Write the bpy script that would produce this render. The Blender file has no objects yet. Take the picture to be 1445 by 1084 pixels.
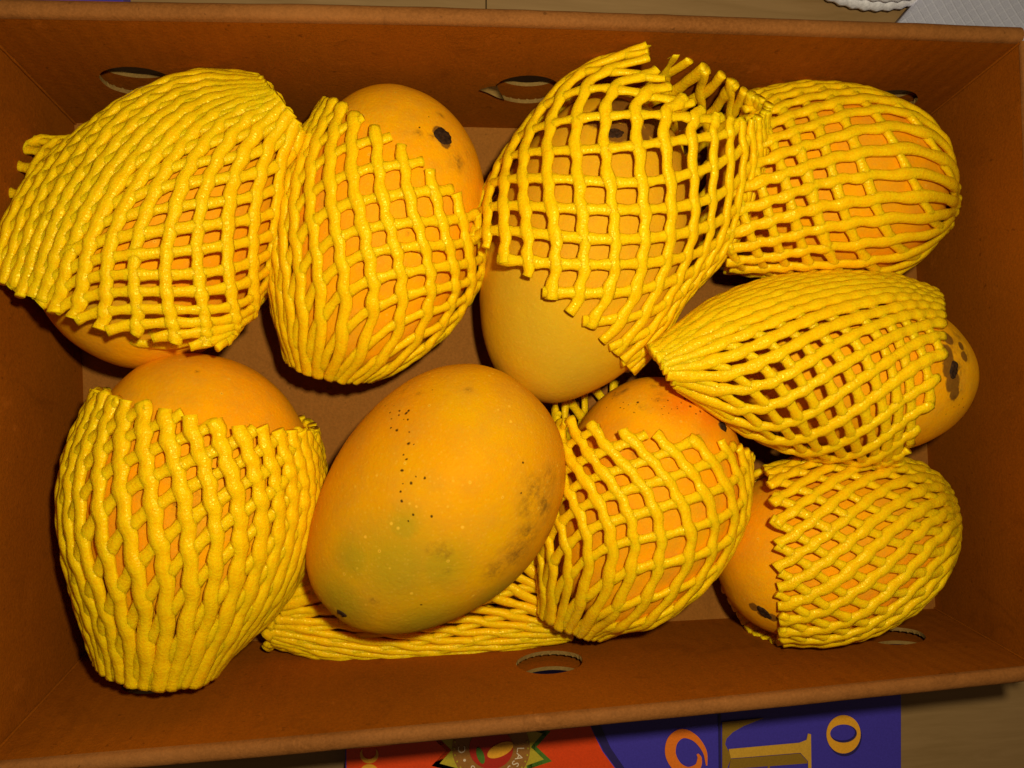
import bpy, bmesh, math, random
from mathutils import Vector, Matrix, noise
from mathutils.bvhtree import BVHTree
from mathutils.geometry import delaunay_2d_cdt
R = random.Random(7)
S = bpy.context.scene
COL = S.collection
# ------------------------------------------------------------------ camera, world, light
F = 1086.0; CX, CY = 722.5, 542.0; TILT = math.radians(7.5); HC = 0.35
cam_d = bpy.data.cameras.new("camera"); cam = bpy.data.objects.new("camera", cam_d); COL.objects.link(cam)
cam.location = (0, 0, HC); cam.rotation_euler = (0, -TILT, 0)
cam_d.sensor_fit = 'HORIZONTAL'; cam_d.angle = 2 * math.atan(722.5 / F); cam_d.clip_start = 0.005; cam_d.clip_end = 50
S.camera = cam
W = bpy.data.worlds.new("World"); S.world = W; W.use_nodes = True
W.node_tree.nodes["Background"].inputs[0].default_value = (1.0, 0.72, 0.42, 1)
W.node_tree.nodes["Background"].inputs[1].default_value = 0.06
S.view_settings.view_transform = 'Standard'; S.view_settings.look = 'None'; S.view_settings.exposure = 0; S.view_settings.gamma = 1
ld = bpy.data.lights.new("flash", 'POINT'); ld.energy = 4.9; ld.shadow_soft_size = 0.008; ld.color = (1.0, 0.89, 0.62)
lo = bpy.data.objects.new("flash", ld); COL.objects.link(lo); lo.location = (0.034, 0.038, HC + 0.025)
S.render.engine = 'CYCLES'; S.cycles.max_bounces = 6

ROT = Matrix.Rotation(-TILT, 3, 'Y')
def ray(px, py): return (ROT @ Vector(((px - CX) / F, -(py - CY) / F, -1.0))).normalized()
def unp(p, z):                       # the point of the place seen at that pixel, at height z
    d = ray(*p); t = (z - HC) / d.z
    return Vector((0, 0, HC)) + d * t
def proj(q):
    v = ROT.transposed() @ (q - Vector((0, 0, HC))); return Vector((CX + F * v.x / -v.z, CY - F * v.y / -v.z))
def pxm(z): return (HC - z) / F     # metres per pixel at that height (roughly)

# ------------------------------------------------------------------ helpers
def link(o, parent=None):
    COL.objects.link(o)
    if parent is not None: o.parent = parent
    return o
def mesh_obj(name, verts, faces, mat, parent=None, smooth=True):
    me = bpy.data.meshes.new(name); me.from_pydata([tuple(v) for v in verts], [], faces); me.update()
    if smooth: me.polygons.foreach_set('use_smooth', [True] * len(me.polygons))
    if mat: me.materials.append(mat)
    return link(bpy.data.objects.new(name, me), parent)
def bm_obj(name, bm, mat, parent=None, smooth=False):
    me = bpy.data.meshes.new(name); bm.normal_update(); bm.to_mesh(me); bm.free()
    if smooth: me.polygons.foreach_set('use_smooth', [True] * len(me.polygons))
    if mat: me.materials.append(mat)
    return link(bpy.data.objects.new(name, me), parent)
def tag(o, label, cat, group=None, kind=None):
    if label: o['label'] = label
    if cat: o['category'] = cat
    if group: o['group'] = group
    if kind: o['kind'] = kind
    return o
def empty(name, loc):
    o = bpy.data.objects.new(name, None); o.location = loc; o.empty_display_size = 0.01
    return link(o)
def keep_world(o, parent): 
    o.parent = parent; o.matrix_parent_inverse = parent.matrix_basis.inverted()

# ------------------------------------------------------------------ materials
class N:
    def __init__(s, name):
        s.m = bpy.data.materials.new(name); s.m.use_nodes = True; s.t = s.m.node_tree
        s.b = s.t.nodes["Principled BSDF"]; s.tc = s.t.nodes.new('ShaderNodeTexCoord')
    def n(s, t, **k):
        q = s.t.nodes.new(t)
        for a, v in k.items(): setattr(q, a, v)
        return q
    def l(s, a, b): s.t.links.new(a, b)
    def noise(s, scale, detail=3, rough=.55, vec=None, dist=0):
        q = s.n('ShaderNodeTexNoise'); q.inputs['Scale'].default_value = scale; q.inputs['Detail'].default_value = detail
        q.inputs['Roughness'].default_value = rough; q.inputs['Distortion'].default_value = dist
        s.l(vec or s.tc.outputs['Object'], q.inputs['Vector']); return q.outputs['Fac']
    def ramp(s, fac, a, b, ca=(0, 0, 0, 1), cb=(1, 1, 1, 1)):
        q = s.n('ShaderNodeValToRGB'); e = q.color_ramp.elements
        e[0].position = a; e[1].position = b; e[0].color = ca; e[1].color = cb
        s.l(fac, q.inputs[0]); return q.outputs[0]
    def mix(s, fac, a, b, mode='MIX'):
        q = s.n('ShaderNodeMix', data_type='RGBA', blend_type=mode)
        for i, v in ((0, fac), (6, a), (7, b)):
            if hasattr(v, 'links'): s.l(v, q.inputs[i])
            else: q.inputs[i].default_value = v if i == 0 else (*v[:3], 1)
        return q.outputs[2]
    def math(s, op, a, b=None, clamp=False):
        q = s.n('ShaderNodeMath', operation=op); q.use_clamp = clamp
        for i, v in ((0, a), (1, b)):
            if v is None: continue
            if hasattr(v, 'links'): s.l(v, q.inputs[i])
            else: q.inputs[i].default_value = v
        return q.outputs[0]
    def bump(s, h, strength, dist=.001):
        q = s.n('ShaderNodeBump'); q.inputs['Strength'].default_value = strength; q.inputs['Distance'].default_value = dist
        s.l(h, q.inputs['Height']); s.l(q.outputs[0], s.b.inputs['Normal']); return q
    def out(s, col, rough=.5, spec=.5):
        if hasattr(col, 'links'): s.l(col, s.b.inputs['Base Color'])
        else: s.b.inputs['Base Color'].default_value = (*col[:3], 1)
        if hasattr(rough, 'links'): s.l(rough, s.b.inputs['Roughness'])
        else: s.b.inputs['Roughness'].default_value = rough
        s.b.inputs['Specular IOR Level'].default_value = spec
        return s.m

def mat_card(name, c1, c2, rough=.75, spec=.06):
    k = N(name)
    big = k.noise(14, 4, .6); fine = k.noise(900, 3, .7)
    col = k.mix(k.ramp(big, .3, .7), c1, c2)
    col = k.mix(k.math('MULTIPLY', k.ramp(fine, .35, .75), .35), col, [x * 1.7 for x in c2])
    sp = k.ramp(k.noise(330, 2, .6), .69, .74)
    col = k.mix(k.math('MULTIPLY', sp, .45), col, [x * .35 for x in c1])
    sm = k.noise(38, 5, .7, None, 1.2)
    col = k.mix(k.math('MULTIPLY', k.ramp(sm, .56, .74), .40), col, [x * .55 for x in c1])
    rub = k.noise(60, 6, .8)
    col = k.mix(k.math('MULTIPLY', k.ramp(rub, .60, .72), .30), col, [min(1, x * 2.1 + .012) for x in c2])
    wv = k.n('ShaderNodeTexWave', wave_type='BANDS', bands_direction='X'); wv.inputs['Scale'].default_value = 44; wv.inputs['Distortion'].default_value = .5
    k.l(k.tc.outputs['Object'], wv.inputs['Vector'])
    k.bump(k.math('ADD', fine, k.math('ADD', k.math('MULTIPLY', wv.outputs['Fac'], .55), k.math('MULTIPLY', sm, 1.5))), .30, .0007)
    return k.out(col, rough, spec)
M_CARD = mat_card("brown_cardboard", (.19, .046, .0010), (.24, .062, .0016))
M_FLOORCARD = mat_card("floor_cardboard", (.205, .076, .011), (.25, .092, .014))
M_RIM = mat_card("scuffed_cardboard_fold", (.15, .050, .009), (.23, .085, .020))
M_EDGE = mat_card("pale_cut_cardboard", (.15, .085, .020), (.21, .125, .036))
def mat_foam():
    k = N("yellow_foam")
    oi = k.n('ShaderNodeObjectInfo')
    a = k.noise(1500, 2, .6); b = k.noise(320, 3, .6)
    col = k.mix(k.ramp(b, .3, .7), (.90, .46, .0015), (.97, .55, .003))
    gl = k.n('ShaderNodeTexVoronoi'); gl.inputs['Scale'].default_value = 1100; k.l(k.tc.outputs['Object'], gl.inputs['Vector'])
    h = k.math('ADD', k.math('MULTIPLY', gl.outputs['Distance'], .9), k.math('ADD', k.math('MULTIPLY', a, .5), k.math('MULTIPLY', b, 1.2)))
    k.bump(h, .30, .0008); k.b.inputs['Specular Tint'].default_value = (1, .80, .16, 1)
    k.b.inputs['Subsurface Weight'].default_value = .75; k.b.inputs['Subsurface Radius'].default_value = (1.0, .75, .12); k.b.inputs['Subsurface Scale'].default_value = .0045
    return k.out(col, k.ramp(k.noise(900, 2, .5), .3, .7, (.18,) * 3 + (1,), (.45,) * 3 + (1,)), .34)
M_FOAM = mat_foam()
def plain(name, c, rough=.5, spec=.4, sc=400, amt=.12, bump=.1):
    k = N(name); f = k.noise(sc, 3)
    col = k.mix(k.ramp(f, .3, .7), [x * (1 - amt) for x in c], [min(1, x * (1 + amt)) for x in c])
    if bump: k.bump(f, bump, .0004)
    return k.out(col, rough, spec)

# ------------------------------------------------------------------ setting: wooden table top of planks
ZT = -0.016
def mat_wood():
    k = N("brown_wood"); mp = k.n('ShaderNodeMapping'); mp.inputs['Scale'].default_value = (6, 60, 60)
    k.l(k.tc.outputs['Object'], mp.inputs[0])
    g = k.noise(3.0, 6, .65, mp.outputs[0], .6); big = k.noise(5, 3)
    col = k.mix(k.ramp(g, .3, .75), (.24, .135, .050), (.34, .20, .085))
    col = k.mix(k.math('MULTIPLY', k.ramp(big, .3, .7), .4), col, (.26, .16, .05))
    k.bump(g, .12, .0006)
    return k.out(col, .55, .35)
M_WOOD = mat_wood()
def box_bm(x0, x1, y0, y1, z0, z1, bev=0.0):
    bm = bmesh.new(); bmesh.ops.create_cube(bm, size=1)
    for v in bm.verts: v.co = Vector((x0 if v.co.x < 0 else x1, y0 if v.co.y < 0 else y1, z0 if v.co.z < 0 else z1))
    if bev: bmesh.ops.bevel(bm, geom=bm.edges[:], offset=bev, segments=2, affect='EDGES', profile=.6)
    return bm
table = tag(empty("tabletop", (0, 0, ZT)), "brown wooden table top the cardboard box stands on", "table", kind="structure")
xj = unp((686, 5), ZT).x
rows = [(-.62, -.02), (-.02, .135), (.135, .62)]
for i, (y0, y1) in enumerate(rows):
    cuts = [-.9, xj if i == 2 else -.3 + .45 * i, .9]
    for a, b in zip(cuts[:-1], cuts[1:]):
        o = bm_obj("plank", box_bm(a + .0002, b - .0002, y0 + .0002, y1 - .0002, ZT - .02, ZT, .0005), M_WOOD)
        keep_world(o, table)

# ------------------------------------------------------------------ the cardboard box
HB = 0.08
rimq = [unp(p, HB) for p in ((-43, 22), (1441, 59), (1462, 940), (-24, 1079))]     # TL TR BR BL (inner edge)
floq = [unp(p, 0) for p in ((105, 174), (1282, 187), (1320, 859), (127, 916))]
box = tag(empty("cardboard_box", (floq[0] + floq[2]) / 2), "open shallow brown cardboard box holding nine mangoes", "box")
def addpart(o, parent=None): keep_world(o, parent or box); return o
# floor panel
def grid_quad(q, nu, nv, z=0.0, wob=0.0):
    V = []; Fc = []
    for j in range(nv + 1):
        for i in range(nu + 1):
            u, v = i / nu, j / nv
            p = q[0].lerp(q[1], u).lerp(q[3].lerp(q[2], u), v)
            p = p + Vector((0, 0, z + wob * noise.noise(p * 14)))
            V.append(p)
    for j in range(nv):
        for i in range(nu):
            a = j * (nu + 1) + i; Fc.append((a, a + nu + 1, a + nu + 2, a + 1))
    return V, Fc
V, Fc = grid_quad([floq[i] + (floq[i] - (floq[0] + floq[2]) / 2).normalized() * .004 for i in range(4)], 30, 20, 0, .0006)
addpart(mesh_obj("floor_panel", V, Fc, M_FLOORCARD))
addpart(bm_obj("bottom_panel", box_bm(min(p.x for p in floq) , max(p.x for p in floq), min(p.y for p in floq), max(p.y for p in floq), -.006, -.003, .0008), M_CARD))
cen = (floq[0] + floq[1] + floq[2] + floq[3]) / 4
def in_ell(p, h): return ((p[0] - h[0]) / h[2]) ** 2 + ((p[1] - h[1]) / h[3]) ** 2 < 1
def wall(ia, ib, holes_px, seed):
    """double cardboard wall between corners ia -> ib, punched with oval holes"""
    A0, B0, A1, B1 = floq[ia], floq[ib], rimq[ia], rimq[ib]
    def P(u, v, w=0.0):
        v2 = v
        p = A0.lerp(B0, u).lerp(A1.lerp(B1, u), v2)
        n = (B0 - A0).cross(A1 - A0).normalized()
        if n.dot(A0 - cen) < 0: n = -n
        bow = .0012 * math.sin(math.pi * u) * v + .0007 * noise.noise(Vector((u * 3, v * 1.5, seed))) * math.sin(math.pi * u)
        return p + n * (w + bow)
    L = (B0 - A0).length; Hh = (A1 - A0).length
    nrm = (B0 - A0).cross(A1 - A0).normalized()
    holes = []
    for (hx, hy, wpx, hpx) in holes_px:      # where that hole sits on the wall
        u, v = .5, .5
        for _ in range(12):
            q = proj(P(u, v)); e = Vector((hx, hy)) - q
            gu = (proj(P(u + .01, v)) - q) / .01; gv = (proj(P(u, v + .01)) - q) / .01
            dt = gu.x * gv.y - gu.y * gv.x
            u += (e.x * gv.y - e.y * gv.x) / dt; v += (gu.x * e.y - gu.y * e.x) / dt
        holes.append((u * L, v * Hh, wpx, hpx))
    def sheet(w0, w1, hs, name, mat):
        pts = []; edges = []
        def loop(ps):
            s0 = len(pts); pts.extend(ps); n_ = len(ps); edges.extend((s0 + i, s0 + (i + 1) % n_) for i in range(n_))
        nx, ny = 28, 8
        bd = [(L * i / nx, 0) for i in range(nx)] + [(L, Hh * i / ny) for i in range(ny)] + [(L * (1 - i / nx), Hh) for i in range(nx)] + [(0, Hh * (1 - i / ny)) for i in range(ny)]
        loop(bd)
        rings = []
        for h in hs:
            rg = [(h[0] + h[2] * math.cos(t) * (1 + .02 * math.sin(5 * t + seed)), h[1] + h[3] * math.sin(t)) for t in [2 * math.pi * i / 40 for i in range(40)]]
            rings.append(rg); loop(rg)
        for i in range(1, nx):
            for j in range(1, ny):
                p = (L * i / nx, Hh * j / ny)
                if not any(in_ell(p, (h[0], h[1], h[2] * 1.15, h[3] * 1.15)) for h in hs): pts.append(p)
        vo, _, fo, *_r = delaunay_2d_cdt([Vector(p) for p in pts], edges, [], 0, 1e-7)
        Vv = []; Ff = []; K = len(vo)
        for w in (w0, w1): Vv += [P(p.x / L, p.y / Hh, w) for p in vo]
        for f in fo:
            c = sum((vo[i] for i in f), Vector((0, 0))) / len(f)
            if any(in_ell(c, h) for h in hs): continue
            Ff.append(tuple(f)); Ff.append(tuple(K + i for i in reversed(f)))
        tun = []
        for rg in [bd] + rings:
            if rg is not bd: tun.append((len(Ff), len(Ff) + len(rg)))
            s0 = len(Vv)
            for w in (w0, w1): Vv += [P(p[0] / L, p[1] / Hh, w) for p in rg]
            n_ = len(rg)
            Ff += [(s0 + i, s0 + (i + 1) % n_, s0 + n_ + (i + 1) % n_, s0 + n_ + i) for i in range(n_)]
        o = mesh_obj(name, Vv, Ff, mat, smooth=False); o.data.materials.append(M_EDGE)
        for a_, b_ in tun:
            for q_ in range(a_, b_): o.data.polygons[q_].material_index = 1
        bm = bmesh.new(); bm.from_mesh(o.data); bmesh.ops.recalc_face_normals(bm, faces=bm.faces); bm.to_mesh(o.data); bm.free()
        return addpart(o)
    wp = sheet(0, .0016, holes, "wall_panel", M_CARD)
    sheet(.0042, .0058, [(h[0], h[1] + .0065, h[2], h[3]) for h in holes], "outer_panel", M_CARD)
    for h in holes:      # wavy corrugated core showing in the cut of the hole
        Vv = []; n_ = 120
        for i in range(n_ + 1):
            t = 2 * math.pi * i / n_; w = -.0002 + .0007 * (1 + math.sin(t * 24)) ; g = .0002
            k_ = .985
            for dw in (-g, g): Vv.append(P((h[0] + h[2] * k_ * math.cos(t)) / L, (h[1] + h[3] * k_ * math.sin(t)) / Hh, w + dw + .0006))
            for dw in (g, -g): Vv.append(P((h[0] + h[2] * 1.06 * math.cos(t)) / L, (h[1] + h[3] * 1.06 * math.sin(t)) / Hh, w + dw + .0006))
        Ff = []
        for i in range(n_):
            a = 4 * i
            Ff += [(a + j, a + (j + 1) % 4, a + 4 + (j + 1) % 4, a + 4 + j) for j in range(4)]
        f = mesh_obj("corrugated_core", Vv, Ff, M_EDGE); keep_world(f, wp)
        # back liner ring seen in the cut
    # rounded folded rim
    Vv = []; Ff = []; nseg = 60; k = 9
    for i in range(nseg + 1):
        u = i / nseg
        for j in range(k):
            a = math.pi * j / (k - 1); r = .0030 + .00018 * noise.noise(Vector((u * 60, seed, 0))) + .0002 * noise.noise(Vector((u * 14, seed, 5)))
            Vv.append(P(u, 1, .0028 - math.cos(a) * r) + Vector((0, 0, math.sin(a) * r * .75 - .0003 + .0005 * noise.noise(Vector((u * 6, seed * 3, 1))))))
        Vv.append(P(u, .93, .0062)); Vv.append(P(u, .985, -.0002))
    kk = k + 2
    order = [k + 1] + list(range(k)) + [k]
    for i in range(nseg):
        for a, b in zip(order[:-1], order[1:]):
            Ff.append((i * kk + a, (i + 1) * kk + a, (i + 1) * kk + b, i * kk + b))
    addpart(mesh_obj("rim_fold", Vv, Ff, M_RIM))
    return P, wp
# scored fold where two walls meet
for i in range(4):
    Vv = []; Ff = []; k_ = 6
    for j in range(25):
        t = j / 24; p = floq[i].lerp(rimq[i], t); inn = (cen - p); inn.z = 0; p = p + inn.normalized() * (.0006 + .0004 * noise.noise(Vector((t * 9, i * 7.3, 2))))
        for q in range(k_): a = 2 * math.pi * q / k_; Vv.append(p + Vector((math.cos(a), math.sin(a), 0)) * .00055 * (1 + .5 * noise.noise(Vector((t * 22, i, 0)))))
    for j in range(24): Ff += [(j * k_ + q, j * k_ + (q + 1) % k_, (j + 1) * k_ + (q + 1) % k_, (j + 1) * k_ + q) for q in range(k_)]
    addpart(mesh_obj("corner_fold", Vv, Ff, M_CARD))
HW, HHh = .0142, .0115
Pt, wall_top = wall(0, 1, [(197, 116, HW, HHh), (745, 127, HW, HHh), (1250, 145, HW, HHh)], 1.3)
wall(1, 2, [], 2.7)
Pb, wall_bot = wall(3, 2, [(225, 958, HW, HHh), (776, 934, HW, HHh), (1262, 897, HW, HHh)], 4.1)
wall(0, 3, [], 5.9)
# pale torn liner paper beside the middle hole
def on_wall_top(px, py, w):
    A0, B0, A1 = floq[0], floq[1], rimq[0]; n = (B0 - A0).cross(A1 - A0).normalized()
    if n.dot(A0 - cen) < 0: n = -n
    o = Vector((0, 0, HC)); d = ray(px, py); t = (A0 + n * w - o).dot(n) / d.dot(n); return o + d * t
tp = [(676, 127), (688, 123), (702, 121), (704, 128), (708, 134), (712, 141), (700, 137), (688, 131)]
Vv = [on_wall_top(x, y, -.0007) for x, y in tp] + [on_wall_top(x, y, -.0001) for x, y in tp]; n_ = len(tp)
o = mesh_obj("torn_paper", Vv, [tuple(range(n_))] + [(i, (i + 1) % n_, n_ + (i + 1) % n_, n_ + i) for i in range(n_)], M_EDGE); keep_world(o, wall_top)

# ------------------------------------------------------------------ mangoes
def mat_mango(name, base, warm, green, specks=(), blotch=(), greens=(), dots=0.25, tan=None, reds=(), browns=()):
    k = N(name)
    big = k.noise(22, 3, .5); mid = k.noise(90, 4, .6); fine = k.noise(700, 2, .6)
    col = k.mix(k.ramp(big, .35, .68), base, warm)
    col = k.mix(k.math('MULTIPLY', k.ramp(mid, .42, .72), .42), col, tan or (.50, .24, .02))
    def field(pts, soft):          # union of soft round patches with ragged edges
        acc = None
        for p, r in pts:
            d = k.n('ShaderNodeVectorMath', operation='DISTANCE'); k.l(wv, d.inputs[0]); d.inputs[1].default_value = p
            v = k.math('SUBTRACT', 1.0, k.math('DIVIDE', d.outputs['Value'], r))
            acc = v if acc is None else k.math('MAXIMUM', acc, v)
        return acc
    wn = k.n('ShaderNodeTexNoise'); wn.inputs['Scale'].default_value = 260; wn.inputs['Detail'].default_value = 3
    k.l(k.tc.outputs['Object'], wn.inputs['Vector'])
    ws = k.n('ShaderNodeVectorMath', operation='MULTIPLY_ADD'); ws.inputs[1].default_value = (.0016,) * 3
    k.l(wn.outputs['Color'], ws.inputs[0]); k.l(k.tc.outputs['Object'], ws.inputs[2]); wv0 = ws.outputs[0]
    wsub = k.n('ShaderNodeVectorMath', operation='SUBTRACT'); k.l(wv0, wsub.inputs[0]); wsub.inputs[1].default_value = (.0008,) * 3
    wv = wsub.outputs[0]
    if greens:
        g = field(greens, 1)
        col = k.mix(k.math('MULTIPLY', k.ramp(g, 0.0, .75), .8), col, green)
    if reds:
        col = k.mix(k.math('MULTIPLY', k.ramp(field(reds, 1), 0.0, .8), .75), col, (.72, .17, .002))
    # lenticels: pale freckles, some with a dark pin in the middle
    vo = k.n('ShaderNodeTexVoronoi'); vo.inputs['Scale'].default_value = 210; k.l(k.tc.outputs['Object'], vo.inputs['Vector'])
    sep = k.n('ShaderNodeSeparateColor'); k.l(vo.outputs['Color'], sep.inputs[0])
    on = k.math('LESS_THAN', sep.outputs[0], dots)
    pale = k.math('MULTIPLY', on, k.ramp(vo.outputs['Distance'], .07, .16, (1, 1, 1, 1), (0, 0, 0, 1)))
    col = k.mix(k.math('MULTIPLY', pale, .60), col, (.84, .47, .035))
    pin = k.math('MULTIPLY', k.math('LESS_THAN', sep.outputs[0], dots * .7), k.ramp(vo.outputs['Distance'], .035, .06, (1, 1, 1, 1), (0, 0, 0, 1)))
    col = k.mix(k.math('MULTIPLY', pin, .6), col, (.22, .09, .01))
    vo2 = k.n('ShaderNodeTexVoronoi'); vo2.inputs['Scale'].default_value = 520; k.l(k.tc.outputs['Object'], vo2.inputs['Vector'])
    col = k.mix(k.math('MULTIPLY', k.ramp(vo2.outputs['Distance'], .1, .3, (1, 1, 1, 1), (0, 0, 0, 1)), .14), col, (.85, .48, .06))
    if blotch:
        b = field(blotch, 1)
        bb = k.math('MULTIPLY', k.ramp(b, .0, .8), k.ramp(k.noise(240, 5, .75), .40, .66))
        col = k.mix(k.math('MULTIPLY', bb, .85), col, (.19, .085, .008))
    if browns:
        b2 = field(browns, 1); bn = k.noise(300, 4, .7)
        col = k.mix(k.math('MULTIPLY', k.ramp(k.math('ADD', b2, k.math('MULTIPLY', k.math('SUBTRACT', bn, .5), .55)), .12, .30), .93), col, k.mix(bn, (.05, .018, .004), (.26, .10, .012)))
    if specks:
        s_ = field(specks, 0)
        col = k.mix(k.math('MULTIPLY', k.ramp(s_, .0, .55), .95), col, (.035, .012, .003))
    k.bump(k.math('ADD', k.math('MULTIPLY', fine, .5), k.math('MULTIPLY', mid, 1.2)), .24, .0014)
    k.b.inputs['Specular Tint'].default_value = (1, .62, .12, 1)
    k.b.inputs['Subsurface Weight'].default_value = .25
    k.b.inputs['Subsurface Radius'].default_value = (1, .5, .1); k.b.inputs['Subsurface Scale'].default_value = .003
    return k.out(col, k.ramp(mid, .3, .7, (.46,) * 3 + (1,), (.6,) * 3 + (1,)), .13)

class Mango: pass
MANGOES = {}
M_SCAR = plain("dark_stem_scar", (.030, .012, .004), .75, .12, 900, .6, .6)
def mango(key, label, cpx, fat, Lpx, Wpx, th, zc, egg=.12, bend=.06, pitch=0.0, pw=.90, reds=(), browns=(), colors=None, specks=(), blotch=(), greens=(), scars=(), dots=.25):
    m = Mango()
    c = unp(cpx, zc); s = (HC - zc) / F
    e = unp((cpx[0] + fat[0], cpx[1] + fat[1]), zc) - c; e.z = 0
    X = e.normalized(); X = (X + Vector((0, 0, math.tan(pitch)))).normalized()
    Y = Vector((0, 0, 1)).cross(X).normalized(); Z = X.cross(Y)
    a, b, h = .967 * Lpx * s / 2, .967 * Wpx * s / 2, th / 2
    nu, nv = 96, 56; V = []; Fc = []
    sd = R.random() * 50
    for j in range(nv + 1):
        t = math.pi * j / nv; ct, st = math.cos(t), math.sin(t)
        rr = (st ** pw) * (1 + egg * ct - .05 * ct * ct)
        for i in range(nu):
            p = 2 * math.pi * i / nu
            q = Vector((a * ct, b * rr * math.cos(p) + bend * b * (ct * ct - .4), h * rr * math.sin(p)))
            q *= 1 + .030 * noise.noise(q * 24 + Vector((sd, 0, 0))) + .004 * noise.noise(q * 120 + Vector((sd, 3, 0)))
            V.append(q)
    for j in range(nv):
        for i in range(nu):
            i2 = (i + 1) % nu
            Fc.append((j * nu + i, (j + 1) * nu + i, (j + 1) * nu + i2, j * nu + i2))
    M = Matrix((X, Y, Z)).transposed().to_4x4(); M.translation = c
    o = mesh_obj("mango", V, Fc, None); o.matrix_world = M
    bm = bmesh.new(); bm.from_mesh(o.data); bmesh.ops.remove_doubles(bm, verts=bm.verts, dist=1e-6); bmesh.ops.recalc_face_normals(bm, faces=bm.faces); bm.to_mesh(o.data); bm.free()
    m.o, m.c, m.M = o, c, M
    m.bvh = BVHTree.FromPolygons([M @ v for v in V], Fc)
    Mi = M.inverted()
    def hit(px, py):
        loc, nor, *_ = m.bvh.ray_cast(Vector((0, 0, HC)), ray(px, py))
        return loc, nor
    m.hit = hit
    def conv(lst):
        out = []
        for x, y, r in lst:
            loc, nor = hit(x, y)
            if loc: out.append((tuple(Mi @ loc), r * s * .9))
        return out
    base, warm, green = colors or ((.80, .365, .002), (.80, .295, .0015), (.55, .31, .012))
    mat = mat_mango("mango_skin_" + key, base, warm, green, conv(specks), conv(blotch), conv(greens), dots, None, conv(reds), conv(browns))
    o.data.materials.append(mat)
    for (x, y, rx, ry, ang) in scars:
        loc, nor = hit(x, y)
        if not loc: continue
        if nor.dot(ray(x, y)) > 0: nor = -nor
        d0 = unp((x + math.cos(ang) * 10, y + math.sin(ang) * 10), zc) - unp((x, y), zc)
        T = (d0 - nor * d0.dot(nor)).normalized(); B = nor.cross(T)
        Vv = [loc - nor * .0006]; Ff = []; K = 22; RG = 5; sdd = R.random() * 40
        for q in range(1, RG + 1):
            f = q / RG
            for i in range(K):
                t = 2 * math.pi * i / K; w = f * (1 + .28 * noise.noise(Vector((math.cos(t) * 1.6, math.sin(t) * 1.6, sdd))))
                hgt = .0009 * (1 - f) * noise.noise(Vector((math.cos(t) * 3 * f, math.sin(t) * 3 * f, sdd))) + .0004 * math.sin(math.pi * f) - (.0012 if q == RG else 0) + .0001
                Vv.append(loc + T * (rx * s * w * math.cos(t)) + B * (ry * s * w * math.sin(t)) + nor * hgt)
        for i in range(K):
            Ff.append((0, 1 + i, 1 + (i + 1) % K))
            for q in range(RG - 1):
                a_, b_ = 1 + q * K, 1 + (q + 1) * K
                Ff.append((a_ + i, b_ + i, b_ + (i + 1) % K, a_ + (i + 1) % K))
        # drape onto the skin
        for n_ in range(len(Vv)):
            l2, nn, *_ = m.bvh.find_nearest(Vv[n_])
            off = (Vv[n_] - loc).dot(nor) - (l2 - loc).dot(nor)
            rel = (Vv[n_] - loc); lift = 0.0004 if n_ < len(Vv) - K else -.0006
            Vv[n_] = l2 + (nor * (lift + .0006 * noise.noise(Vv[n_] * 900)))
        sc = mesh_obj("stem_scar", Vv, Ff, M_SCAR); bpy.context.view_layer.update(); sc.parent = o; sc.matrix_parent_inverse = M.inverted()
    tag(o, label, "mango", "mangoes in the box"); MANGOES[key] = m
    return m
OLD = ((.79, .36, .002), (.79, .295, .0015), (.50, .29, .012))
bare_specks = [(573,583,3.2),(578,531,2.2),(562,586,2),(563,580,2.6),(551,582,2),(552,591,1.8),(576,580,2.8),(576,592,2),(552,604,2.2),(560,607,3.4),(577,610,2),(576,626,3.2),(584,627,1.4),(569,642,1.8),(574,648,2.2),(568,664,2.6),(599,674,2.4),(580,682,3),(565,694,2.2),(567,707,2.4),(583,726,2.2),(608,729,2.4),(576,736,1.8),(568,683,1.6),(587,672,1.6),(738,653,2.2),(735,696,2),(594,854,2),(543,573,1.4),(570,592,1.4),(556,573,1.5),(610,550,1.6)]
mango("bare", "bare greenish yellow mango without net, speckled with black dots, in front centre", (614, 706), (290, -327), 420, 317, .080, .052, egg=.10, bend=.06, pw=.84,
      colors=((.66, .325, .002), (.68, .255, .0015), (.37, .25, .008)), specks=bare_specks,
      blotch=[(627,780,16),(610,775,13),(630,807,9),(592,555,9),(568,552,12),(662,551,10),(755,695,38),(768,712,40),(748,712,30),(728,782,40),(700,805,30),(528,849,10),(775,675,28),(745,755,34),(780,740,30),(628,770,8)],
      greens=[(560,800,95),(480,850,70),(620,800,60),(570,745,40),(600,880,80),(500,790,50),(700,840,60)], scars=[(483,866,9,5,.4)], dots=.60)
mango("m1", "mango leaning in the upper left corner inside a flared twisted net", (250, 312), (-230, 320), 432, 296, .076, .040, egg=.12, colors=OLD, greens=[(190,440,60),(130,430,40)], specks=[(243,401,2),(247,405,1.6)], blotch=[(160,320,20)])
mango("m2", "mango with a round black stem scar at its upper right", (535, 328), (100, -330), 412, 286, .074, .040, egg=.08, specks=[(605,165,1.5),(592,180,1.6)],
      browns=[(622,190,17),(628,200,14)], blotch=[(622,162,10),(645,228,22),(590,188,10),(660,215,14),(575,330,6),(608,193,8)], scars=[(625,192,15,13,.3)])
mango("m3", "mango tilted toward the back wall with its smooth bare lower end uncovered", (824, 357), (100, -330), 460, 300, .080, .043, egg=.02, pitch=.12,
      colors=((.64, .345, .006), (.63, .31, .006), (.56, .33, .014)), greens=[(760,460,90),(800,520,80),(720,400,60)], browns=[(848,166,28),(880,160,32),(915,165,34),(945,178,26),(875,145,22),(898,190,30),(925,184,26),(868,186,26)], scars=[(868,188,13,8,0)], dots=.15)
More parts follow.
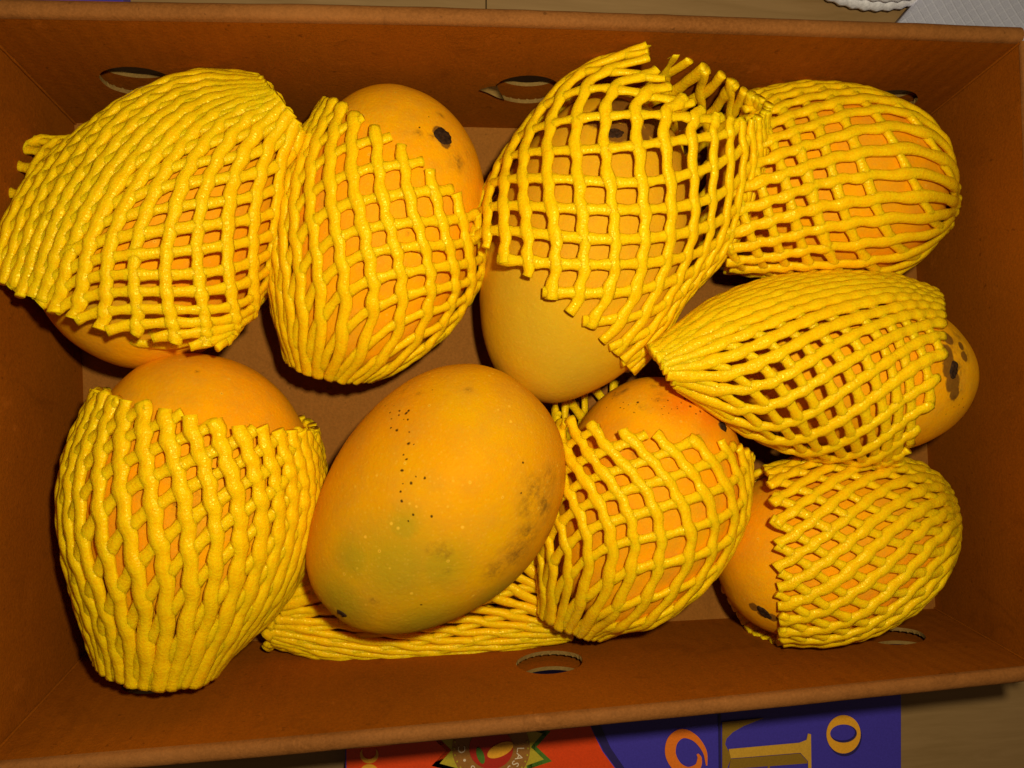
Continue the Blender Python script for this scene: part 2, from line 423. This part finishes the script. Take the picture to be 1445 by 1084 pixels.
mango("m4", "mango in the upper right corner fully wrapped in its net", (1162, 266), (300, 40), 366, 288, .074, .038, egg=.05)
mango("m5", "mango by the right wall with a dark brown scar on its bare right end", (1190, 520), (350, 50), 398, 248, .072, .050, egg=.10,
      browns=[(1338,478,15),(1337,500,19),(1341,520,22),(1345,540,20),(1347,556,14),(1361,503,11),(1356,488,9)], blotch=[(1350,470,24),(1350,490,26),(1352,520,26),(1348,555,24),(1362,500,18)], specks=[(1358,563,2),(1360,575,1.6),(1353,572,1.5),(1346,575,1.4),(1335,585,1.3),(1352,583,1.2)], scars=[(1346,522,8,15,.25)])
mango("m6", "mango in the lower left corner with its orange top above the net", (275, 708), (40, -350), 414, 318, .080, .043, egg=.06,
      specks=[(301,662,3.4),(265,699,2.6),(251,715,2.2)], blotch=[(265,705,26),(262,742,18),(245,715,14),(278,525,7),(285,600,7)], greens=[(268,748,20)])
mango("m7", "red spotted mango shouldering against the bare one, its stem pit at right", (908, 705), (110, -330), 376, 272, .074, .040, egg=.10,
      specks=[(899,568,3.2),(880,568,1.6),(876,575,1.8),(974,574,3.2),(966,562,3),(988,581,2.4),(962,569,1.6),(983,564,1.8),(994,574,2),(1000,582,3),(982,584,1.6),(942,565,1.6),(929,566,1.4),(935,577,1),(947,577,1.2),(956,577,1.4),(943,583,1.2),(920,563,1.2)] + [(R.uniform(850, 1000), R.uniform(542, 592), R.uniform(.7, 1.7)) for _ in range(26)],
      blotch=[(870,556,14),(880,552,12),(907,575,8),(905,618,16),(900,640,14),(865,530,14),(930,560,16),(920,545,10),(1000,570,8),(890,530,10),(840,540,12),(915,530,9)], reds=[(960,570,55),(1000,590,45),(985,560,40)], browns=[(1018,600,8)], scars=[(1020,602,9,7,.7)])
mango("m8", "mango in the lower right corner with its torn stem at bottom left", (1174, 770), (-330, 110), 366, 262, .074, .038, egg=.08,
      browns=[(1064,857,11),(1090,872,12),(1076,866,12)], scars=[(1078,864,14,8,.5)])

# ------------------------------------------------------------------ foam nets: two crossing families of helical strands round a tube
def catmull(P, t):
    n = len(P) - 1; x = min(max(t, 0), 1) * n; i = min(int(x), n - 1); f = x - i
    g = lambda k: P[k] if 0 <= k <= n else (P[0] * 2 - P[1] if k < 0 else P[n] * 2 - P[n - 1])
    a, b, c, d = g(i - 1), g(i), g(i + 1), g(i + 2)
    return (b * 2 + (c - a) * f + (a * 2 - b * 5 + c * 4 - d) * f * f + (b * 3 - a - c * 3 + d) * f * f * f) * .5
def net(label, key, stations, ref, dA, gA, dB, gB, dense=0.0, amt=0.0, amt2=0.0, dense2=0.0, r=.0020, ph=0.0, tight=.025, phd=(0, 0), endj=.012, straight=1.6, backcut=1.0, group="yellow foam nets in the box"):
    """stations: (A, B, front or None, zC, half height, back or None): the two side points and the front of each cross-section"""
    Cs, Us, Vs, Ks = [], [], [], []
    for st in stations:
        A, B, Fp, zc, hz = st[:5]; K = st[5] if len(st) > 5 else None
        a, b = unp(A, zc), unp(B, zc); c = (a + b) / 2
        mid = Fp or ((A[0] + B[0]) / 2, (A[1] + B[1]) / 2)
        f = unp(mid, zc + hz); kb = unp(K[:2], K[2] if len(K) > 2 else max(.004, zc - hz)) if K else c * 2 - f
        if kb.z < .004: kb.z = .004
        Cs.append(c); Us.append(a - c); Vs.append(f - c); Ks.append(kb - c)
    m = MANGOES.get(key)
    zoff = Vector((0, 0, 0))
    nseg = 84; sides = 9
    root = empty("foam_net", catmull(Cs, .5)); tag(root, label, "foam net", group)
    Minv = Matrix.Translation(-root.location)
    def surf(u, s, off):
        u = u - phd[0] * 0
        p = u - amt * math.sin(u - dense) - .5 * amt2 * math.sin(2 * (u - dense2))
        c, U = catmull(Cs, s), catmull(Us, s); Vv = catmull(Vs, s) if math.sin(p) > 0 else -catmull(Ks, s)
        if s < 0 or s > 1:
            s2 = min(max(s, 0), 1); e = s - s2
            dC = (catmull(Cs, s2 + (.02 if s2 < .5 else 0)) - catmull(Cs, s2 - (0 if s2 < .5 else .02))) / .02
            c = c + dC * e
        q = c + U * math.cos(p) + Vv * math.sin(p)
        if m:
            d = q - m.c; L = d.length; d /= L
            hit, nor, _, dist = m.bvh.ray_cast(m.c, d)
            if hit:
                ex = L - dist
                ex = 0 if ex < 0 else ex * ex / (ex + tight)
                q = m.c + d * (dist + ex)
                nn = nor if nor.dot(d) > 0 else -nor
                nn = (nn * .6 + d * .4).normalized()
                q = q + nn * off; return q, nn
        dv = (q - c).normalized()
        return q + dv * off, dv
    # how the two strand families run: read off where the net is seen best (direction and gap on the photo at ref)
    best = min(((proj(surf(u_ * .04, s_ * .04, r)[0]) - Vector(ref)).length, s_ * .04, u_ * .04) for s_ in range(2, 24) for u_ in range(8, 72))
    s0, u0r = best[1], best[2]; e_ = .03
    js = (proj(surf(u0r, s0 + e_, r)[0]) - proj(surf(u0r, s0 - e_, r)[0])) / (2 * e_)
    ju = (proj(surf(u0r + e_, s0, r)[0]) - proj(surf(u0r - e_, s0, r)[0])) / (2 * e_)
    det = js.x * ju.y - js.y * ju.x
    fams = []
    for dd, gap in ((dA, gA), (dB, gB)):
        dd = Vector(dd).normalized(); ds = (dd.x * ju.y - dd.y * ju.x) / det; du = (js.x * dd.y - js.y * dd.x) / det
        T = du / ds if abs(ds) > 1e-9 else 9.0
        T = max(-7.0, min(7.0, T)); c_ = gap / max(1e-6, abs(ju.x * -dd.y + ju.y * dd.x))
        fams.append((T, max(6, min(44, round(2 * math.pi / c_)))))
    print("NET", key, "ref err %.1f s %.2f u %.2f" % (best[0], s0, u0r), [(round(a, 2), b) for a, b in fams])
    (TA, nA), (TB, nB) = fams
    # where the sleeve is narrow the net is stretched lengthwise: the strands run straighter there
    rd = [(catmull(Us, i_ / 60).length * .6 + catmull(Vs, i_ / 60).length * .4) for i_ in range(61)]
    r0 = rd[round(s0 * 60)]; wd_ = [min(1.15, max(.22, (x_ / r0) ** straight)) for x_ in rd]
    cum = [0.0]
    for i_ in range(60): cum.append(cum[-1] + (wd_[i_] + wd_[i_ + 1]) / 120)
    off0 = cum[round(s0 * 60)]
    def ph_s(s_):
        x_ = min(max(s_, 0), 1) * 60; i_ = min(int(x_), 59); v_ = cum[i_] + (cum[i_ + 1] - cum[i_]) * (x_ - i_) - off0
        return v_ + (s_ - 1) * wd_[60] if s_ > 1 else (v_ + s_ * wd_[0] if s_ < 0 else v_)
    for fam, (T, To, off, n, no) in enumerate(((TA, TB, 1.0 * r, nA, nB), (TB, TA, .80 * r, nB, nA))):
        cell = 2 * math.pi / n; celo = 2 * math.pi / no
        for kx in range(n):
            u0 = cell * kx + ph; e0 = R.uniform(-endj, endj * .6); e1 = 1 + R.uniform(-endj * .6, endj)
            if backcut < 1 and math.sin(u0) < .05 and math.cos(u0) < .35: e1 = backcut
            ctr = []; nrs = []; rad = []
            sd = R.random() * 90; rf = (1 if fam == 0 else .92) * (1 + R.uniform(-.06, .06))
            for i in range(nseg + 1):
                s = e0 + (e1 - e0) * i / nseg
                idx = (u0 + ph_s(s) * (T - To) - ph) / celo
                wig = .055 * cell * math.sin(2 * math.pi * idx) * (1 if fam == 0 else .5) + .10 * cell * noise.noise(Vector((s * 5, sd, 0)))
                o_ = off + .25 * r * noise.noise(Vector((s * 9, sd, 7))) + (0 if fam == 0 else -.12 * r * math.cos(2 * math.pi * idx))
                q, nn = surf(u0 + T * ph_s(s) + wig, s, o_)
                if q.z < r + .0006: q.z = r + .0006
                ctr.append(q); nrs.append(nn)
                rad.append(r * rf * (1 + (.12 if fam == 0 else .16) * math.cos(2 * math.pi * idx) + .16 * noise.noise(Vector((s * 26, sd, 3)))))
            # smooth the path once
            for _ in range(2):
                ctr = [ctr[0]] + [(ctr[i - 1] + ctr[i] * 2 + ctr[i + 1]) / 4 for i in range(1, nseg)] + [ctr[-1]]
            Vv = []; Ff = []
            for i in range(nseg + 1):
                tg = (ctr[min(i + 1, nseg)] - ctr[max(i - 1, 0)]).normalized()
                Bn = tg.cross(nrs[i]).normalized(); Nn = Bn.cross(tg)
                for j in range(sides):
                    t = 2 * math.pi * j / sides
                    rr = rad[i] * (1 + .10 * noise.noise(Vector((math.cos(t) * 1.3, math.sin(t) * 1.3 + sd, i * .35))))
                    Vv.append(ctr[i] + Bn * (math.cos(t) * rr * 1.16) + Nn * (math.sin(t) * rr * .78) - root.location)
            for i in range(nseg):
                a = i * sides
                Ff += [(a + j, a + sides + j, a + sides + (j + 1) % sides, a + (j + 1) % sides) for j in range(sides)]
            Vv.append(ctr[0] - root.location); Vv.append(ctr[-1] - root.location)
            c0, c1 = len(Vv) - 2, len(Vv) - 1; a = nseg * sides
            Ff += [(c0, j, (j + 1) % sides) for j in range(sides)] + [(c1, a + (j + 1) % sides, a + j) for j in range(sides)]
            o = mesh_obj("strand", Vv, Ff, M_FOAM, root)
            bmx = None
    return root
D = math.radians
net("twisted foam net flaring open in the upper left corner, its strands bunched tight on top", "m1",
    [((374, 96), (446, 178), (418, 132), .060, .010), ((265, 112), (428, 255), (350, 180), .046, .028), ((150, 165), (396, 350), (272, 262), .043, .038), ((42, 232), (374, 445), (180, 385), .052, .034, (105, 228, .03)), ((-45, 372), (326, 506), (115, 474), .070, .012, (52, 214, .034))],
    (225, 350), (-.12, 1), 42, (1, -.08), 31, D(58), .68, tight=.014)
net("foam net pulled off the top of the mango with the round black stem scar", "m2",
    [((452, 130), (690, 325), (575, 205), .042, .036), ((402, 245), (690, 405), (545, 320), .040, .040), ((380, 400), (625, 488), (505, 430), .038, .036), ((395, 530), (522, 548), (455, 552), .036, .012)],
    (550, 330), (.25, 1), 39, (1, -.12), 37, D(5), .58)
net("wide open foam net with square holes covering the mango at the back centre", "m3",
    [((918, 48), (1092, 140), (994, 142), .072, .012, (1012, 90, .062)), ((815, 95), (1086, 230), (945, 165), .058, .030), ((735, 180), (1048, 335), (890, 260), .048, .040), ((688, 255), (978, 412), (825, 345), .046, .040), ((656, 326), (880, 492), (765, 412), .046, .034)],
    (880, 290), (.1, 1), 43, (1, .02), 42, D(180), .45, tight=.006)
net("foam net wrapped all round the mango in the upper right corner", "m4",
    [((1045, 112), (1000, 402), (1012, 260), .042, .034), ((1150, 104), (1105, 405), (1130, 255), .040, .040), ((1262, 138), (1235, 398), (1255, 265), .038, .036), ((1350, 245), (1336, 340), (1368, 292), .036, .014)],
    (1180, 270), (1, -.2), 31, (.3, 1), 38, D(20), .25, endj=.03)
net("foam net tapering to a narrow left end, on the mango by the right wall", "m5",
    [((906, 488), (946, 548), (925, 520), .070, .006), ((1010, 415), (1040, 612), (1025, 515), .056, .028), ((1130, 384), (1140, 650), (1135, 515), .050, .040), ((1250, 384), (1225, 662), (1250, 520), .050, .040), ((1326, 408), (1268, 660), (1312, 535), .050, .034)],
    (1190, 520), (1, -.62), 31, (.55, 1), 33, D(35), .60, tight=.007)
net("foam net like a skirt on the mango in the lower left corner", "m6",
    [((134, 545), (450, 602), (285, 580), .046, .038), ((104, 665), (446, 695), (272, 690), .043, .042), ((104, 830), (388, 828), (248, 838), .042, .038), ((124, 938), (306, 954), (216, 994), .044, .022)],
    (250, 690), (.22, 1), 39, (1, -.5), 36, D(165), .34, amt2=.56, dense2=0, r=.0024, straight=2.2, tight=.014)
net("foam net on the red spotted mango beside the bare one", "m7",
    [((778, 580), (1068, 642), (920, 605), .040, .036, (860, 520)), ((765, 690), (1038, 755), (905, 700), .038, .040), ((750, 800), (950, 858), (855, 800), .036, .036), ((752, 880), (852, 912), (792, 908), .030, .014)],
    (900, 720), (.42, 1), 36, (1, -.25), 34, D(175), .40, tight=.014)
net("foam net closing round the right side of the mango in the lower right corner", "m8",
    [((1062, 645), (1098, 914), (1082, 775), .040, .034, (1004, 836, .006)), ((1190, 632), (1215, 906), (1200, 768), .038, .040), ((1300, 640), (1305, 852), (1305, 745), .038, .034), ((1350, 672), (1346, 780), (1364, 725), .038, .014)],
    (1170, 770), (1, -.80), 29, (.85, .62), 31, D(170), .30)
net("flattened empty foam net lying under the bare mango along the front wall", None,
    [((446, 790), (392, 900), (402, 852), .014, .009), ((520, 632), (470, 909), (480, 815), .016, .010), ((628, 570), (600, 908), (600, 800), .016, .010), ((725, 610), (710, 902), (710, 800), .016, .010), ((770, 700), (800, 882), (790, 830), .018, .010)],
    (620, 890), (1, .12), 16, (1, -.35), 26, D(175), .15, r=.0024, endj=.03)

# ------------------------------------------------------------------ printed carton under the front of the box
ZL = -.0065
def flat_poly(name, pts, z, th, mat, parent, holes=()):
    """flat printed shape with its outline given where it lies on the carton"""
    allp = [Vector(p) for p in pts]; edges = [(i, (i + 1) % len(pts)) for i in range(len(pts))]
    for h in holes:
        s0 = len(allp); allp += [Vector(p) for p in h]; edges += [(s0 + i, s0 + (i + 1) % len(h)) for i in range(len(h))]
    vo, _, fo, *_r = delaunay_2d_cdt(allp, edges, [], 0, 1e-6)
    def inside(c, poly):
        k = False; n = len(poly)
        for i in range(n):
            x1, y1 = poly[i]; x2, y2 = poly[(i + 1) % n]
            if (y1 > c[1]) != (y2 > c[1]) and c[0] < (x2 - x1) * (c[1] - y1) / (y2 - y1) + x1: k = not k
        return k
    Ff = []
    V = [unp(p, z) for p in vo]
    for f in fo:
        c = sum((vo[i] for i in f), Vector((0, 0))) / len(f)
        if inside(c, pts) and not any(inside(c, h) for h in holes): Ff.append(tuple(f))
    bm = bmesh.new(); vs = [bm.verts.new(v) for v in V]
    for f in Ff: bm.faces.new([vs[i] for i in f])
    bmesh.ops.recalc_face_normals(bm, faces=bm.faces)
    if bm.faces and sum(f.normal.z for f in bm.faces) < 0: bmesh.ops.reverse_faces(bm, faces=bm.faces)
    ret = bmesh.ops.extrude_face_region(bm, geom=bm.faces[:])
    for v in [g for g in ret['geom'] if isinstance(g, bmesh.types.BMVert)]: v.co.z += th
    bmesh.ops.recalc_face_normals(bm, faces=bm.faces)
    o = bm_obj(name, bm, mat); keep_world(o, parent); return o
def ell(cx, cy, rx, ry, n=36, rot=0): return [(cx + rx * math.cos(t) * math.cos(rot) - ry * math.sin(t) * math.sin(rot), cy + rx * math.cos(t) * math.sin(rot) + ry * math.sin(t) * math.cos(rot)) for t in [2 * math.pi * i / n for i in range(n)]]
def stroke(path, ws, sub=6):
    P = [Vector(p) for p in path]; n = len(P) - 1
    pts = [catmull(P, i / (n * sub)) for i in range(n * sub + 1)]
    Wd = [Vector((w, 0)) for w in ws]; wd = [catmull(Wd, i / (n * sub)).x for i in range(n * sub + 1)]
    l, r_ = [], []
    for i, p in enumerate(pts):
        t = (pts[min(i + 1, len(pts) - 1)] - pts[max(i - 1, 0)]).normalized(); nn = Vector((-t.y, t.x))
        l.append(tuple(p + nn * wd[i] / 2)); r_.append(tuple(p - nn * wd[i] / 2))
    return l + r_[::-1]
def ink(name, c, rough=.42): return plain(name, c, rough, .5, 1200, .10, .08)
I_RED = ink("orange_red_ink", (.70, .052, .003)); I_BLUE = ink("violet_blue_ink", (.050, .034, .36)); I_NAVY = ink("navy_ink", (.022, .014, .10))
I_GOLD = ink("gold_ink", (.62, .33, .03)); I_OLD = ink("dark_gold_ink", (.26, .14, .012)); I_OR = ink("orange_ink", (.80, .18, .012)); I_AMB = ink("amber_ink", (.80, .36, .02))
I_GRN = ink("green_ink", (.07, .16, .015)); I_YG = ink("olive_yellow_ink", (.45, .34, .02)); I_BRN = ink("brown_ink", (.30, .12, .02)); I_DR = ink("dark_red_ink", (.42, .02, .008)); I_WH = ink("cream_ink", (.72, .55, .38)); I_PALE = ink("pale_gold_ink", (.80, .60, .30))
pcs = [unp((487, 1035), ZL), unp((1272, 975), ZL)]
xl, xr = unp((487, 1060), ZL).x, unp((1272, 1040), ZL).x
yb, yt = unp((800, 1330), ZL).y, unp((800, 760), ZL).y
lid = tag(empty("printed_carton", ((xl + xr) / 2, (yb + yt) / 2, ZT)), "violet and orange printed fruit carton lid lying under the front edge of the box", "carton")
body = bm_obj("carton_body", box_bm(xl, xr, yb, yt, ZT, ZL, .0006), I_BLUE); keep_world(body, lid)
z1, z2, z3, z4 = ZL + .0001, ZL + .0005, ZL + .0009, ZL + .0013
def pr(name, pts, z, mat, holes=(), label=None):
    o = flat_poly(name, pts, z, .0003, mat, lid, holes)
    if label: o['label'] = label
    return o
pr("red_panel", [(489, 980), (800, 960), (822, 1000), (838, 1036), (850, 1060), (872, 1090), (900, 1120), (489, 1120)], z1, I_RED)
pr("navy_band", [(824, 1000), (838, 1000), (850, 1030), (862, 1056), (884, 1088), (912, 1120), (902, 1120), (874, 1090), (852, 1060), (840, 1036)], z1, I_NAVY)
pr("seam", [(1013, 990), (1016.5, 990), (1018, 1120), (1014.5, 1120)], z1, I_NAVY)
# letters, turned on their side
pr("letter", ell(1191.5, 1039, 24, 28), z1, I_NAVY, [ell(1188.5, 1033.5, 18, 11.5)])
pr("letter", ell(1190, 1036, 24, 27, rot=.05), z2, I_AMB, [ell(1190, 1035, 19, 13)])
pr("letter", stroke([(997, 1080), (994, 1060), (981, 1042), (963, 1035), (949, 1045), (946, 1064), (955, 1081), (970, 1088), (984, 1082), (987, 1070), (984, 1064)], [2, 6, 9, 13, 15, 15, 14, 12, 9, 6, 3]), z2, I_OR)
pr("letter", [(1019, 1019), (1078, 1013), (1050, 1024), (1034, 1033), (1025, 1042), (1023, 1050), (1028, 1060), (1032, 1068), (1026, 1084), (1019, 1110)], z2, I_OLD)
pr("letter", [(1028, 1057), (1128, 1048), (1138, 1044), (1140, 1035), (1144, 1036), (1145, 1112), (1141, 1112), (1140, 1074), (1129, 1062), (1031, 1070)], z3, I_GOLD)
pr("letter", [(1031, 1071), (1129, 1063), (1139, 1074), (1139, 1077), (1086, 1081), (1086, 1110), (1083, 1110), (1083, 1081), (1028, 1085)], z2, I_OLD)
pr("letter", ell(521, 1065, 13, 12), z2, I_AMB, [ell(521, 1061, 10, 10)])
pr("letter", ell(521, 1090, 13, 12), z2, I_AMB, [ell(521, 1092, 9, 8)])
# round emblem
ec = (693, 1056)
def star(r1, r0, n, ph=0): return [(ec[0] + (r1 if i % 2 == 0 else r0) * math.cos(ph + math.pi * i / n), ec[1] + (r1 if i % 2 == 0 else r0) * .93 * math.sin(ph + math.pi * i / n)) for i in range(2 * n)]
pr("emblem_burst", star(88, 64, 12, .22), z1, I_GRN); pr("emblem_leaves", star(76, 56, 12, .22), z2, I_YG)
pr("emblem_ring", ell(*ec, 55, 51), z3, I_BRN); pr("emblem_disc", ell(*ec, 31, 29), z4, I_DR)
z5 = z4 + .0004
pr("emblem_fruit", ell(706, 1058, 20, 9, rot=-.45), z5, I_AMB); pr("emblem_leaf", ell(678, 1066, 12, 5, rot=1.25), z5, I_GRN)
for i in range(64):
    if i % 2 == 0 and math.sin(2 * math.pi * i / 64) > -.25: pr("ring_dot", ell(ec[0] + 52 * math.cos(2 * math.pi * i / 64), ec[1] + 48 * math.sin(2 * math.pi * i / 64), 1.4, 1.4, 6), z4, I_YG)
def curved_char(ch, a, rad, size):
    cu = bpy.data.curves.new("letter", 'FONT'); cu.body = ch; cu.size = size * pxm(ZL); cu.align_x = 'CENTER'; cu.align_y = 'CENTER'; cu.extrude = .0001
    o = bpy.data.objects.new("letter", cu); COL.objects.link(o); cu.materials.append(I_WH)
    p = unp((ec[0] + rad * math.cos(a), ec[1] + rad * .93 * math.sin(a)), z4 + .0003)
    o.location = p; o.rotation_euler = (0, 0, -a - math.pi / 2 + 0)
    bpy.context.view_layer.update()
    me = bpy.data.meshes.new_from_object(o.evaluated_get(bpy.context.evaluated_depsgraph_get()))
    q = bpy.data.objects.new('letter', me); q.matrix_world = o.matrix_world.copy(); bpy.data.objects.remove(o); COL.objects.link(q); keep_world(q, lid)
for ch, a in (("L", .05), ("A", .32), ("S", .60), ("S", .85), ("C", 1.25), ("C", math.pi - .05), ("•", math.pi - .45), ("S", math.pi - .85)): curved_char(ch, a, 41, 15)

# violet carton corner behind the box, upper left
xr2 = unp((174, 6), ZL).x; yy = unp((100, 9), ZL).y
c2 = tag(empty("violet_carton", (xr2 - .06, yy, ZT)), "plain violet carton corner behind the back edge of the box", "carton")
o = bm_obj("carton_body", box_bm(xr2 - .12, xr2, yy - .01, yy + .14, ZT, ZL, .0006), I_BLUE); keep_world(o, c2)
o = bm_obj("lid_flap", box_bm(xr2 - .118, xr2 - .002, yy + .05, yy + .138, ZL, ZL + .0012, .0003), I_NAVY); keep_world(o, c2)

# white cloth and round mat on the table, upper right
def mat_cloth():
    k = N("white_linen"); mp = k.n('ShaderNodeMapping'); mp.inputs['Rotation'].default_value = (0, 0, D(-32)); k.l(k.tc.outputs['Object'], mp.inputs[0])
    hs = None; cols = None
    for ax in ('X', 'Y'):
        for sc, w in ((900, .5), (70, 1.0)):
            wv = k.n('ShaderNodeTexWave', wave_type='BANDS', bands_direction=ax); wv.inputs['Scale'].default_value = sc; wv.inputs['Distortion'].default_value = .6 if sc > 100 else .2
            k.l(mp.outputs[0], wv.inputs['Vector'])
            v = k.math('MULTIPLY', k.ramp(wv.outputs['Fac'], .86 if sc < 100 else .3, .99), w)
            hs = v if hs is None else k.math('ADD', hs, v)
    col = k.mix(k.math('MULTIPLY', hs, .18, True), (.52, .52, .66), (.76, .76, .88)); k.bump(hs, .5, .0006)
    return k.out(col, .85, .2)
M_CLOTH = mat_cloth()
zc = -.004
def clothpt(u, v):
    a = unp((1258, 45), zc).lerp(unp((1322, -30), zc), v); b = unp((1520, 110), zc).lerp(unp((1560, -40), zc), v)
    p = a.lerp(b, u); 
    p.z += .0025 * noise.noise(p * 30) + .004 * u
    return p
nu, nv = 40, 24
V = [clothpt(i / nu, j / nv) for j in range(nv + 1) for i in range(nu + 1)]
V += [p - Vector((0, 0, max(.002, .9 * (p.z - ZT)) - .0)) for p in V]
K = (nu + 1) * (nv + 1); Ff = []
for j in range(nv):
    for i in range(nu):
        a = j * (nu + 1) + i; Ff.append((a, a + 1, a + nu + 2, a + nu + 1)); Ff.append((K + a, K + a + nu + 1, K + a + nu + 2, K + a + 1))
bd = [i for i in range(nu + 1)] + [j * (nu + 1) + nu for j in range(1, nv + 1)] + [nv * (nu + 1) + i for i in range(nu - 1, -1, -1)] + [j * (nu + 1) for j in range(nv - 1, 0, -1)]
for i in range(len(bd)): a, b = bd[i], bd[(i + 1) % len(bd)]; Ff.append((a, K + a, K + b, b))
tag(mesh_obj("linen_cloth", V, Ff, M_CLOTH), "folded white linen cloth with woven stripes beyond the upper right corner of the box", "cloth")
M_MAT = plain("white_cotton_rope", (.74, .72, .78), .85, .2, 700, .15, .5)
mc = unp((1236, -184), ZT + .012); mr = 206 * pxm(ZT + .012)
mat_root = tag(empty("round_mat", (mc.x, mc.y, ZT)), "round white woven mat with a ribbed rim behind the box at upper right", "mat")
for q, (rad, rr, zz) in enumerate(((mr - .004, .0045, .008), (mr - .0045, .0042, .0155), (mr - .013, .0042, .008), (mr - .021, .0042, .007), (mr - .029, .0042, .007))):
    V = []; Ff = []; n1, n2 = 260, 8
    for i in range(n1):
        a = 2 * math.pi * i / n1
        for j in range(n2):
            b = 2 * math.pi * j / n2; r2 = rr * (1 + .10 * math.sin(65 * a + b))
            V.append((mc.x + (rad + r2 * math.cos(b)) * math.cos(a), mc.y + (rad + r2 * math.cos(b)) * math.sin(a), ZT + zz + r2 * math.sin(b)))
    for i in range(n1):
        for j in range(n2): Ff.append((i * n2 + j, ((i + 1) % n1) * n2 + j, ((i + 1) % n1) * n2 + (j + 1) % n2, i * n2 + (j + 1) % n2))
    keep_world(mesh_obj("rope_coil", V, Ff, M_MAT), mat_root)
